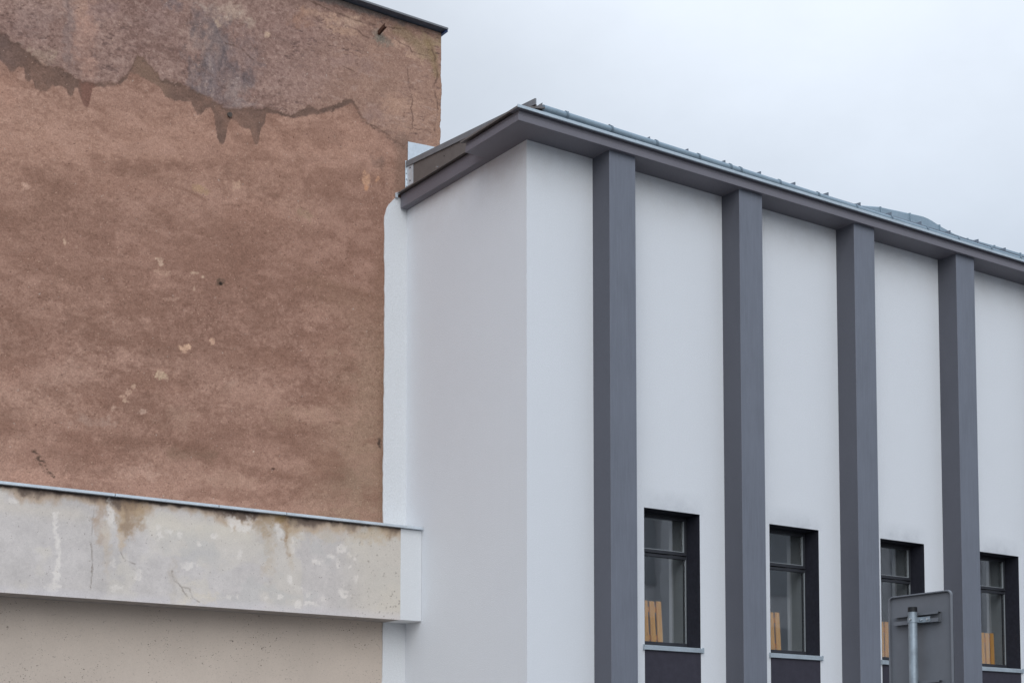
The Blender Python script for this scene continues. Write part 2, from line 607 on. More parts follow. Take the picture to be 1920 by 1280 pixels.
# ---------------------------------------------------------------- ground
tag(MB().box(-300, 300, -300, 300, -0.5, -0.12).build('ground', M['ground']), kind='structure')
tag(MB().box(-150, 150, -12.5, -2.6, -0.118, -0.10).build('road', M['asphalt']), kind='structure')
tag(MB().box(-150, 150, -2.6, 2.82, -0.119, 0.0).build('pavement', M['pave'], bevel=0.015), kind='structure')
tag(MB().box(-150, 150, -21.9, -12.5, -0.119, 0.0).build('pavement', M['pave'], bevel=0.015), kind='structure')

# ================================================================ white building
ZS = 9.366                        # soffit height
YB = 2.83                         # plane of the old gable wall
W0, WW, WP = 1.810, 0.935, 2.180  # first window, its width, spacing
NW = 6
ZSILL, ZHEAD = 3.321, 5.060
XE = 14.6
WB = empty('white_building', (0, 0, 0), 'white rendered building with grey pilasters and a deep grey eaves cornice', 'building')

mb = MB()
xs = [0.0]
for k in range(NW):
    xs += [W0 + WP * k, W0 + WP * k + WW]
xs.append(XE)
zs_ = [0.0, ZSILL, ZHEAD, ZS + 0.2]
for y, in ((0.0,), (0.6,)):
    for i in range(len(xs) - 1):
        for j in range(3):
            if j == 1 and i % 2 == 1: continue
            mb.add([(xs[i], y, zs_[j]), (xs[i + 1], y, zs_[j]), (xs[i + 1], y, zs_[j + 1]), (xs[i], y, zs_[j + 1])], [(0, 1, 2, 3)])
for k in range(NW):
    a, b = W0 + WP * k, W0 + WP * k + WW
    for q in ([(a, 0, ZSILL), (b, 0, ZSILL), (b, .6, ZSILL), (a, .6, ZSILL)], [(a, 0, ZHEAD), (b, 0, ZHEAD), (b, .6, ZHEAD), (a, .6, ZHEAD)],
              [(a, 0, ZSILL), (a, .6, ZSILL), (a, .6, ZHEAD), (a, 0, ZHEAD)], [(b, 0, ZSILL), (b, .6, ZSILL), (b, .6, ZHEAD), (b, 0, ZHEAD)]):
        mb.add(q, [(0, 1, 2, 3)])
mb.build('front_wall', M['white'], WB)
MB().box(0.0, 0.3, 0.0005, YB - 0.001, 0.0, ZS + 0.2).build('side_wall', M['white'], WB)
MB().box(XE, XE + 0.3, 0.0, 10.0, 0.0, ZS + 0.2).build('end_wall', M['white'], WB)
MB().box(0.9, XE, 9.7, 10.0, 0.0, ZS + 0.5).build('rear_wall', M['white'], WB)
# the plaster margin carried over on to the old wall, with its clipped top corner
edge = [(-0.345 + 0.006 * math.sin(z * 1.9) + rng.uniform(-.005, .005), z) for z in np.arange(9.2, 0.0, -0.09)]
MB().prism([(0.0, 0), (0.0, 9.515), (-0.160, 9.515), (-0.185, 9.505), (-0.215, 9.470), (-0.29, 9.385), (-0.318, 9.330), (-0.334, 9.27)] + edge + [(-0.343, 0)],
           'y', YB - 0.018, YB + 0.05).build('plaster_margin', M['white_coarse'], WB)

# interior behind the windows
mb = MB()
mb.box(0.6, XE, 4.2, 4.3, 2.5, 6.4)
mb.box(0.6, XE, 0.61, 4.2, 2.4, 2.5)
mb.box(0.6, XE, 0.61, 4.2, 6.4, 6.5)
mb.box(0.5, 0.6, 0.61, 4.2, 2.5, 6.4)
mb.build('room_shell', M['room'], WB)

# pilasters
P0, PP, PW, PD = 1.009, 2.172, 0.415, 0.335
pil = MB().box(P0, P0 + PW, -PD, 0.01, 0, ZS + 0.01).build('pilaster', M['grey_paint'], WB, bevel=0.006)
pil.data.materials.append(M['grey_smooth_shade'])          # brushed front lightened, smooth cheeks darkened: side shade put into the paint
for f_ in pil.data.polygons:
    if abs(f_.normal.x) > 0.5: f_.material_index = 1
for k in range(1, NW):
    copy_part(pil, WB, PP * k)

# cornice with its return round the corner
OV = 0.40
def cornice_ring(o, z):
    return [(-o, -o, z), (XE + .3, -o, z), (XE + .3, 0.0, z), (0.0, 0.0, z), (0.0, 0.748, z), (-o, 0.748, z)]
rings = [cornice_ring(OV, ZS), cornice_ring(OV, 9.440), cornice_ring(OV - 0.010, 9.447), cornice_ring(OV - 0.010, 9.4905)]
mb = MB()
fs = [(5, 4, 3, 2, 1, 0), (18, 19, 20, 21, 22, 23)]
for r_ in range(3):
    for i in range(6):
        fs.append((6 * r_ + i, 6 * r_ + (i + 1) % 6, 6 * r_ + 6 + (i + 1) % 6, 6 * r_ + 6 + i))
mb.add([p for q_ in rings for p in q_], fs)
cor = mb.build('cornice', M['grey_sheet'], WB, bevel=0.004)
MB().box(-0.112, 0.0, 0.7485, YB - 0.03, ZS + 0.0005, 9.555).build('side_fascia', M['grey_sheet'], WB, bevel=0.004)
# sheet-metal covers on top of both
MB().hexa([(-0.172, 0.70, 9.553), (0.02, 0.70, 9.60), (0.02, YB + 0.015, 9.60), (-0.172, YB + 0.015, 9.553),
           (-0.172, 0.70, 9.570), (0.02, 0.70, 9.617), (0.02, YB + 0.015, 9.617), (-0.172, YB + 0.015, 9.570)]).build('side_drip_sheet', M['brown_sheet'], WB)
MB().hexa([(-0.445, -0.437, 9.4945), (-0.03, -0.42, 9.59), (-0.007, 0.80, 9.60), (-0.445, 0.80, 9.4945),
           (-0.445, -0.437, 9.516), (-0.03, -0.42, 9.607), (-0.007, 0.80, 9.617), (-0.445, 0.80, 9.516)]).build('return_drip_sheet', M['brown_sheet'], WB)
mb = MB()
mb.tube((-0.172, YB + 0.0, 9.560), (-0.150, YB - 0.06, 9.566), 0.018, 8)
mb.box(-0.20, -0.165, YB - 0.05, YB - 0.03, 9.50, 9.545)
mb.build('rolled_sheet_end', M['zinc_pale'], WB, smooth=True)

# verge upstand that follows the roof slope
SL = 0.082
def vz(y): return 9.727 + SL * (y + 0.209)
for i, (y0, y1) in enumerate(((-0.205, 0.50), (0.503, 1.697), (1.700, YB - 0.01))):
    MB().prism([(y0, 9.57), (y1, 9.57), (y1, vz(y1)), (y0, vz(y0))], 'x', -0.006, 0.004).build('verge_sheet', M['brown_sheet'], WB)
cap_ = MB().prism([(-0.209, vz(-0.209) - 0.004), (YB - 0.02, vz(YB) - 0.004), (YB - 0.02, vz(YB) + 0.072), (-0.209, vz(-0.209) + 0.072)], 'x', -0.024, -0.004).build('verge_cap', M['cap_sheet'], WB)
# bolt and screws on the verge
mb = MB()
mb.tube((-0.03, 2.02, 9.70), (0.0, 2.02, 9.70), 0.012, 8)
mb.build('fixing_bolt', M['steel'], WB)
MB().tube((-0.012, 1.86, 9.80), (0.0, 1.86, 9.80), 0.008, 8).build('screw', M['dark_hole'], WB)

# flashing against the old gable wall
fl = MB().prism([(0.008, 9.70), (0.53, 9.70), (0.53, 10.365), (0.422, 10.362), (0.25, 10.352), (0.012, 10.335)], 'y', YB - 0.012, YB - 0.008).build('wall_flashing', M['zinc_pale'], WB)
fl2 = MB()
fl2.box(-0.030, 0.0, YB - 0.014, YB - 0.010, 9.60, 10.06)
fl2.box(-0.0105, -0.0065, YB - 0.185, YB - 0.010, 9.66, 10.005)
fl2 = fl2.build('corner_flashing', M['zinc_pale'], WB)
for (y, z) in ((YB - 0.11, 9.93), (YB - 0.11, 9.75)):
    MB().tube((-0.016, y, z), (-0.006, y, z), 0.011, 8).build('rivet', M['dark_hole'], fl2)
for z in (9.98, 9.88, 9.80, 9.70):
    MB().tube((-0.016, YB - 0.022, z), (-0.016, YB - 0.013, z), 0.006, 6).build('rivet', M['zinc_dark'], fl2)

# roof with standing seams
ZE = 9.682
def rz(y): return ZE + SL * (y + 0.27)
roof = MB()
roof.hexa([(0.05, -0.27, ZE - .012), (XE + .3, -0.27, ZE - .012), (XE + .3, 10.2, rz(10.2) - .012), (0.05, 10.2, rz(10.2) - .012),
           (0.05, -0.27, ZE), (XE + .3, -0.27, ZE), (XE + .3, 10.2, rz(10.2)), (0.05, 10.2, rz(10.2))])
roof = roof.build('roof', M['zinc_dark'], WB)
SX0, SXP = 0.43, 0.6415
first = None
for k in range(22):
    x = SX0 + SXP * k
    if x > XE: break
    if first is None:
        first = MB().hexa([(x - .005, -0.275, ZE - .02), (x + .005, -0.275, ZE - .02), (x + .005, 10.1, rz(10.1)), (x - .005, 10.1, rz(10.1)),
                           (x - .005, -0.275, ZE + .046), (x + .005, -0.275, ZE + .046), (x + .005, 10.1, rz(10.1) + .046), (x - .005, 10.1, rz(10.1) + .046)]).build('seam', M['zinc_dark'], roof)
    else:
        c = first.copy()
        COL.objects.link(c)
        c.parent = roof
        c.location.x = SXP * k

# pale drip strip, then the roof gutter that falls to the right
mb = MB()
edges = [-0.448, 1.33, 3.02, 4.98, 7.3, 9.6, 12.1, XE + .3]
strip = None
for i in range(len(edges) - 1):
    dz = 0.0015 * (i % 2)
    s = MB().box(edges[i] + .0015, edges[i + 1] - .0015, -0.452 - dz, -0.438, 9.494, 9.5305 + dz).build('drip_strip', M['zinc'], WB, bevel=0.003)
MB().box(-0.446, XE + .3, -0.4375, -0.28, 9.4908, 9.4936).build('drip_soffit', M['grey_sheet'], WB)
def gz(x): return float(np.interp(x, [0, 3.2, 5.0, 7.0, 10.0, 15.0], [9.676, 9.653, 9.636, 9.625, 9.618, 9.614]))
def gutter_ring(x, r):
    z = gz(x) - 0.045
    pts = [(-0.345, 9.520)]
    for t in np.linspace(-60, 100, 11):
        a = math.radians(t)
        pts.append((-0.335 - r * math.cos(a), z + r * math.sin(a)))
    pts.append((-0.320, z - 0.02))
    return pts
def gutter_piece(mb, x0, x1, r, n):
    X = np.linspace(x0, x1, n)
    rings = [gutter_ring(x, r) for x in X]
    m_ = len(rings[0])
    vs = [(x, p[0], p[1]) for x, rg in zip(X, rings) for p in rg]
    fs = [(i * m_ + j, (i + 1) * m_ + j, (i + 1) * m_ + j + 1, i * m_ + j + 1) for i in range(n - 1) for j in range(m_ - 1)]
    fs += [tuple(range(m_)), tuple(range((n - 1) * m_, n * m_))]
    mb.add(vs, fs)
mb = MB()
gutter_piece(mb, 0.0, XE + .3, 0.045, 60)
gut = mb.build('gutter', M['gutter_zinc'], WB, smooth=True)
for x in [0.34, 1.03, 1.75, 2.46, 3.01, 3.19, 3.90, 4.63, 5.38, 6.10, 6.86, 7.55, 8.3, 9.0, 9.7, 10.4]:
    mb = MB()
    gutter_piece(mb, x - 0.014, x + 0.014, 0.056, 2)
    mb.build('gutter_joint', M['joint_zinc'], gut, smooth=True)
MB().prism([(-0.385, 9.51), (-0.24, 9.51), (-0.24, 9.672), (-0.385, 9.672)], 'x', -0.045, -0.041).build('gutter_end_plate', M['cap_sheet'], WB)

# curved raised sheet on the roof further along
prof = [(6.00, 9.955), (6.16, 10.01), (6.62, 10.085), (7.27, 10.130), (7.60, 10.150), (7.72, 10.142),
        (8.02, 10.075), (8.30, 10.03), (8.6, 10.02), (8.94, 10.035), (9.5, 10.045), (10.2, 10.05), (12.0, 10.05), (13.8, 10.0)]
YH = 0.30
def hump(x): return float(np.interp(x, [p[0] for p in prof], [p[1] for p in prof]))
hx = [6.00, 6.62, 7.27, 7.94, 8.6, 9.25, 9.9, 10.6, 11.3, 12.0, 12.9, 13.8]
hb = MB()
for a, b in zip(hx[:-1], hx[1:]):
    X = np.linspace(a, b, 9)
    vs, fs = [], []
    for x in X:
        top = hump(x)
        vs += [(x, YH - 0.04, rz(YH) - 0.01), (x, YH, top - 0.02), (x, YH + 0.03, top), (x, YH + 0.5, top + 0.03), (x, YH + 1.3, rz(YH + 1.3) - .01)]
    for i in range(8):
        for j in range(4):
            fs.append((i * 5 + j, (i + 1) * 5 + j, (i + 1) * 5 + j + 1, i * 5 + j + 1))
    hb.add(vs, fs)
hb = hb.build('curved_roof_sheet', M['gutter_zinc'], WB, smooth=True)
for x in hx[1:-1]:
    t = hump(x)
    m2 = MB()
    m2.hexa([(x - .010, YH - 0.062, rz(YH)), (x + .010, YH - 0.062, rz(YH)), (x + .010, YH + .01, rz(YH)), (x - .010, YH + .01, rz(YH)),
             (x - .010, YH - 0.018, t - 0.012), (x + .010, YH - 0.018, t - 0.012), (x + .010, YH + .5, t + .045), (x - .010, YH + .5, t + .045)])
    m2.build('seam', M['gutter_zinc'], hb)

# ---------------------------------------------------------------- windows
FY = 0.252


def make_window():
    a, b = W0, W0 + WW
    fr = MB()
    t = 0.045
    fr.box(a + .004, a + t, FY, FY + .07, ZSILL + .004, ZHEAD - .004)
    fr.box(b - 0.014, b - .004, FY, FY + .07, ZSILL + .004, ZHEAD - .004)
    fr.box(a + t, b - 0.014, FY, FY + .07, ZHEAD - .03, ZHEAD - .004)
    fr.box(a + t, b - 0.014, FY, FY + .07, ZSILL + .004, 3.40)
    fr.box(a + t, b - 0.014, FY + .002, FY + .07, 4.497, 4.535)      # transom
    o = fr.build('window', M['frame'], WB, bevel=0.003)
    sash = MB()
    sash.box(a + t, b - .014, FY - .012, FY + .05, 4.545, 4.588)
    sash.box(a + t, b - .014, FY - .012, FY + .05, 4.996, ZHEAD - .034)
    sash.box(b - .055, b - .014, FY - .012, FY + .05, 4.588, 4.996)
    sash.box(a + t, a + t + .04, FY - .012, FY + .05, 4.588, 4.996)
    sash.build('sash', M['frame'], o, bevel=0.003)
    bead = MB()
    bead.box(a + t + .04, b - .055, FY - .006, FY + .02, 4.588, 4.595)
    bead.box(b - .062, b - .055, FY - .006, FY + .02, 4.595, 4.996)
    bead.box(b - .020, b - .014, FY + .006, FY + .02, 3.40, 4.497)
    bead.build('glazing_bead', M['gasket'], o)
    MB().box(a + t + .04, b - .062, FY + .016, FY + .022, 4.595, 4.996).build('pane', M['glass'], o)
    MB().box(a + t, b - .020, FY + .022, FY + .028, 3.40, 4.497).build('pane', M['glass'], o)
    lin_ = MB()
    lin_.box(b - .0035, b - .0005, -0.0008, FY + .07, ZSILL, ZHEAD)
    lin_.box(a + .0005, a + .0035, -0.0008, FY + .07, ZSILL, ZHEAD)
    lin_.box(a + .0035, b - .0035, -0.0008, FY + .07, ZHEAD - .0035, ZHEAD - .0005)
    lin_.build('reveal', M['navy'], o)
    inner = MB()
    inner.box(b - .006, b - .001, FY + .07, 0.60, ZSILL, ZHEAD)
    inner.box(a + .001, a + .006, FY + .07, 0.60, ZSILL, ZHEAD)
    inner.box(a + .006, b - .006, FY + .07, 0.60, ZHEAD - .006, ZHEAD - .001)
    inner.box(a + .006, b - .006, FY + .07, 0.66, ZSILL + .001, ZSILL + .055)
    inner.build('inner_reveal', M['inner_plaster'], o)
    MB().box(b - .010, b + .02, 0.525, 0.602, ZSILL + .056, ZHEAD - .007).build('inner_trim', M['inner_trim'], o)
    sill = MB()
    sx0, sx1 = a - .026, b + .026
    sill.hexa([(sx0, -.032, 3.262), (sx1, -.032, 3.262), (sx1, 0.0, 3.262), (sx0, 0.0, 3.262),
               (sx0, -.032, 3.314), (sx1, -.032, 3.314), (sx1, 0.0, 3.3205), (sx0, 0.0, 3.3205)])
    sill.hexa([(a + .0045, 0.0, 3.3215), (b - .0045, 0.0, 3.3215), (b - .0045, FY - .001, 3.325), (a + .0045, FY - .001, 3.325),
               (a + .0045, 0.0, 3.325), (b - .0045, 0.0, 3.325), (b - .0045, FY - .001, 3.345), (a + .0045, FY - .001, 3.345)])
    sill.box(sx0 - .004, sx0, -.036, 0.0, 3.258, 3.328)
    sill.box(sx1, sx1 + .004, -.036, 0.0, 3.258, 3.328)
    sill.build('sill', M['zinc'], o, bevel=0.002)
    MB().box(a + .001, b - .001, -0.004, 0.0, 0.02, 3.261).build('spandrel_panel', M['spandrel'], o)
    return o


win = make_window()
for k in range(1, NW):
    copy_part(win, WB, WP * k)

# ================================================================ slatted timber panels inside
slat_specs = [(2.422, 3, 0.562, -0.045, 'leftmost window, three pale slats with dark gaps showing', 1),
              (4.548, 2, 0.552, -0.040, 'second window from the left, two narrow slats showing', 0),
              (6.740, 2, 0.552, 0.0, 'third window, half hidden by the grey road sign', 0),
              (9.134, 3, 0.515, -0.015, 'rightmost window, close beside the last grey pilaster', 0)]
for (xr, n, h, lean, txt, kink) in slat_specs:
    root = empty('slatted_panel', (xr - 0.2, 0.42, 3.378), 'timber slat panel inside the ' + txt, 'wooden panel',
                 'timber slat panels standing inside the windows')
    w, g = 0.082, 0.032
    for i in range(5):
        b = xr - i * (w + g)
        if b - w < xr - 0.5: break
        hh = h - 0.004 * (i % 2)
        MB().hexa([(b - w, .360, 3.3775), (b, .360, 3.3775), (b, .382, 3.3775), (b - w, .382, 3.3775),
                   (b - w + lean * .6, .366, 3.3775 + hh), (b + lean * .6, .366, 3.3775 + hh), (b + lean * .6, .388, 3.3775 + hh), (b - w + lean * .6, .388, 3.3775 + hh)]).build('slat', M['wood'], root, bevel=0.003)
    for z in (3.47, 3.378 + h - 0.11):
        MB().box(xr - .40 + lean * .3, xr - .012 + lean * .4, .389, .415, z - .035, z + .035).build('batten', M['wood'], root)

# ================================================================ old building
OB = empty('old_gable_building', (-2.6, YB, 0), 'old building with a bare weathered reddish brown gable wall', 'building')
ZT = 12.015
nz_, x_dense = 700, np.linspace(-8.6, 0.543, 880)
x_far = -8.6 - np.cumsum(np.linspace(0.012, 0.12, 66))[::-1]
gx = np.concatenate([x_far, x_dense])
gzv = np.linspace(4.80, ZT, nz_)
X, Z = np.meshgrid(gx, gzv)
Y = np.full(X.shape, YB)
PX, PY = survey(np.stack([X, Y, Z], -1))
p = Paint(PX, PY, (141, 114, 104))
big = fbm(X * 0.6, Z, 1.5, 21, 4, 0.55)
mid = fbm(X * 0.45, Z + X * 0.06, 0.42, 41, 5, 0.6)
small = fbm(X * 0.8, Z, 0.10, 61, 4, 0.65)
tiny = fbm(X, Z, 0.03, 81, 2, 0.6)
p.add(big, (26, 26, 24))
p.add(mid, (32, 31, 30))
p.add(small, (26, 25, 24))
p.add(tiny, (40, 39, 38))
# height zones of the brown render: redder under the old coat, duller in the middle, pink and paler at the foot
p.lay(np.exp(-((PY - 270) / 90) ** 2), (160, 128, 115), 0.45)
p.lay(np.exp(-((PY - 480) / 120) ** 2), (128, 100, 90), 0.62)
p.lay(sstep(PY, 640, 900), (151, 122, 111), 0.45)
p.lay(sstep(PX + 0.25 * (PY - 700), 560, 740) * sstep(PY, 480, 700), (140, 123, 108), 0.55)
p.lay(sstep(mid + 0.6 * small, 0.06, 0.22), (160, 131, 121), 0.32)
p.lay(sstep(-mid - 0.5 * small, 0.06, 0.22), (124, 98, 88), 0.36)
sag = fbm(X * 0.5 + Z * 0.25, Z * 1.1 - X * 0.2, 0.22, 141, 4, 0.6)
p.lay(sstep(sag, 0.05, 0.18), (118, 91, 81), 0.40)
p.lay(sstep(-sag, 0.07, 0.2), (158, 129, 119), 0.28)
# sagging damp bands
for pts, w_, colr, k_ in [
    ([(-40, 800), (60, 800), (110, 803), (150, 818), (190, 832)], 12, (116, 88, 78), .5),
    ([(195, 826), (260, 828), (330, 832), (380, 842)], 11, (106, 80, 70), .65),
    ([(320, 848), (360, 852), (395, 856)], 10, (108, 91, 78), .5),
    ([(60, 850), (130, 850), (200, 855)], 22, (125, 96, 86), .5),
    ([(-20, 705), (50, 690), (90, 690)], 24, (130, 100, 90), .4),
    ([(170, 740), (220, 745)], 15, (128, 97, 86), .5),
    ([(460, 885), (520, 892), (570, 902), (640, 900)], 8, (108, 82, 72), .55),
    ([(590, 855), (640, 885), (600, 880)], 16, (122, 93, 82), .5),
    ([(640, 900), (680, 890)], 22, (118, 102, 90), .5),
    ([(440, 660), (510, 672), (540, 685)], 20, (124, 96, 85), .5),
    ([(590, 648), (640, 655), (650, 680)], 16, (126, 99, 88), .5),
    ([(610, 735), (650, 740)], 18, (124, 96, 85), .55),
    ([(340, 790), (390, 800)], 14, (122, 94, 84), .4),
    ([(0, 405), (60, 405), (90, 390)], 18, (122, 95, 84), .55),
    ([(70, 370), (110, 365)], 20, (126, 100, 88), .35),
    ([(150, 345), (230, 345), (300, 352)], 16, (132, 102, 91), .4),
    ([(440, 400), (490, 395), (510, 420)], 24, (130, 100, 89), .45),
    ([(360, 480), (420, 505)], 22, (128, 99, 88), .4),
    ([(530, 488), (570, 500)], 11, (118, 92, 81), .5),
    ([(560, 534), (620, 536), (700, 556)], 9, (122, 96, 84), .55),
    ([(600, 545), (680, 580)], 26, (130, 106, 93), .5),
    ([(255, 630), (330, 645), (300, 610)], 16, (124, 96, 86), .5),
    ([(60, 640), (110, 650), (70, 620)], 20, (126, 98, 88), .45),
    ([(260, 720), (340, 725)], 20, (126, 97, 86), .45),
    ([(660, 325), (676, 310), (670, 335)], 9, (118, 92, 82), .5)]:
    p.lay(p.line(pts, w_, 0.9, 9) * p.rag * np.clip(0.8 + 1.5 * mid + small, 0.2, 1), colr, k_)
# thin sag lines
for pts, k_ in [([(0, 284), (60, 296), (130, 310), (185, 320)], .4), ([(200, 322), (270, 335), (320, 348), (360, 360), (384, 376)], .6),
                ([(560, 530), (620, 537), (680, 552), (718, 562)], .6), ([(500, 368), (528, 358)], .5), ([(412, 385), (470, 384)], .4),
                ([(155, 470), (200, 480), (240, 482)], .4), ([(600, 318), (640, 330)], .3)]:
    p.lay(p.line(pts, 2.6, 0.95, 6) * np.clip(0.6 + 2.5 * mid, 0, 1), (114, 88, 78), k_ * .8)
# right margin against the white plaster, dirtier
p.lay(sstep(PX, 690, 722) * sstep(PY, 380, 520), (122, 98, 86), .45)
p.lay(sstep(PX, 706, 722) * sstep(PY, 640, 760), (105, 86, 74), .5)
# pale plaster scars
for (cx, cy, rx, ry, an, colr, k_) in [
    (47, 350, 9, 7, 0, (186, 158, 146), .7), (297, 487, 11, 5, 8, (196, 175, 160), .95), (301, 494, 5, 5, 0, (196, 175, 160), .9),
    (311, 511, 18, 5, 12, (178, 152, 138), .6), (363, 512, 8, 3, 0, (190, 168, 152), .7), (379, 520, 4, 4, 0, (190, 168, 152), .7),
    (363, 541, 2.5, 6, 0, (190, 168, 152), .6), (325, 560, 12, 5, 0, (176, 150, 138), .5), (352, 650, 12, 9, 10, (196, 166, 146), .95),
    (396, 641, 5, 6, 0, (190, 160, 142), .8), (301, 700, 10, 8, 0, (184, 166, 146), .8), (254, 724, 6, 4, 40, (190, 165, 150), .8),
    (240, 735, 11, 6, -40, (186, 160, 146), .7), (236, 750, 6, 6, 0, (190, 166, 150), .8), (211, 765, 4, 5, 0, (192, 168, 156), .8),
    (266, 770, 9, 6, 0, (186, 164, 154), .6), (121, 453, 2.5, 5, 0, (190, 166, 150), .7), (145, 464, 3, 3, 0, (186, 160, 146), .6),
    (684, 335, 8, 14, -8, (174, 140, 120), 1.0), (686, 352, 5, 7, 0, (176, 136, 112), .9), (708, 336, 4, 9, 20, (172, 134, 112), .9),
    (443, 345, 7, 9, -25, (176, 150, 134), .75), (372, 350, 10, 13, -30, (156, 132, 108), .7), (384, 362, 8, 6, 0, (150, 128, 104), .6),
    (575, 402, 13, 12, 0, (140, 124, 104), .45), (620, 658, 10, 7, 0, (150, 130, 116), .5), (432, 722, 14, 10, 0, (158, 136, 126), .4),
    (180, 790, 34, 13, 15, (160, 138, 130), .5), (330, 780, 40, 22, 5, (160, 136, 124), .4), (260, 885, 60, 14, 0, (168, 142, 132), .5),
    (60, 893, 50, 14, 0, (172, 140, 128), .4), (420, 902, 60, 15, 0, (170, 144, 132), .45), (110, 700, 60, 26, 0, (164, 138, 128), .4),
    (480, 740, 60, 20, 5, (164, 136, 125), .4), (560, 780, 50, 24, 0, (160, 136, 122), .4), (148, 688, 3, 2, 0, (190, 170, 160), .7), (476, 846, 2, 2, 0, (215, 205, 195), .9)]:
    p.lay(p.blob(cx, cy, rx, ry, an, 0.35, 0.8), colr, k_)
# old grey-violet coat along the top
bx = [-600, -150, 0, 20, 50, 75, 92, 115, 140, 160, 190, 220, 238, 247, 252, 258, 270, 285, 300, 330, 350, 370, 400, 420, 450, 480, 500, 520, 535, 550, 565, 580, 595, 610, 640, 660, 672, 680, 700, 715, 740, 762, 900]
by = [95, 60, 62, 76, 95, 118, 126, 131, 146, 155, 157, 157, 142, 128, 116, 106, 110, 128, 145, 155, 165, 172, 190, 200, 205, 205, 203, 207, 213, 215, 207, 200, 207, 203, 193, 187, 205, 222, 235, 247, 262, 276, 320]
jag = fbm(PX, PY, 5, 611, 3, 0.7)
yb = np.interp(PX, bx, by) + p.wx * 9 + p.fine * 8 + jag * 7
above = yb - PY
coat = sstep(above, -2.6, 3.4)
drips = [(-600, 120), (-60, 120), (0, 112), (10, 122), (20, 136), (27, 134), (35, 125), (45, 128), (48, 148), (55, 153), (61, 146), (63, 152), (66, 166), (74, 171), (86, 171), (94, 167), (98, 158),
         (104, 162), (118, 163), (124, 168), (128, 178), (132, 183), (137, 180), (140, 166), (146, 166), (151, 182), (155, 194), (159, 200), (164, 201), (168, 194), (171, 178), (174, 166), (185, 164), (210, 164),
         (228, 158), (245, 138), (258, 140), (285, 155), (300, 162), (310, 182), (330, 190), (352, 192), (358, 190), (364, 204), (370, 213), (378, 214), (386, 205), (395, 203), (401, 214), (404, 240), (407, 258),
         (411, 268), (416, 272), (421, 268), (424, 255), (427, 236), (433, 222), (445, 230), (452, 239), (465, 242), (470, 247), (473, 259), (477, 269), (481, 272), (485, 267), (487, 252), (490, 240), (496, 232),
         (500, 214), (512, 212), (530, 218), (550, 222), (600, 214), (660, 196), (720, 250), (900, 330)]
dx_, dy_ = zip(*drips)
yd = np.interp(PX, dx_, dy_) + p.fine * 5 + p.wx * 5 + jag * 3
damp = sstep(yd - PY, -1.6, 2.8) * (1 - coat) * np.clip(0.86 + 0.9 * p.wy + 0.8 * small, 0.5, 1)
p.lay(damp, (98, 80, 74), 0.92)
p.lay(damp * sstep(-PX, -60, 0), (98, 83, 82), 0.6)
p.lay(damp * sstep(np.abs(PX - 165), 22, 8), (118, 84, 76), 0.6)
p.lay(damp * sstep(PX, 240, 260) * sstep(-PX, -330, -300), (126, 105, 93), 0.6)
p.lay((1 - coat) * np.exp(-np.clip(-above, 0, 99) / 3.4) * sstep(above, -14, -1) * np.clip(0.55 + 2.6 * p.wx + 2.0 * jag, 0.05, 1), (74, 62, 59), 0.85)
# lighter brown patch below the drips
p.lay(p.blob(10, 175, 26, 40, 0, .9), (160, 124, 110), .35)
coatC = np.ones(X.shape + (3,)) * np.array((131, 109, 104), float)
q = Paint(PX, PY, (132, 112, 109))
q.C = coatC
q.add(big, (22, 21, 21))
q.add(mid, (34, 34, 32))
q.add(small, (18, 17, 17))
q.add(tiny, (24, 23, 23))
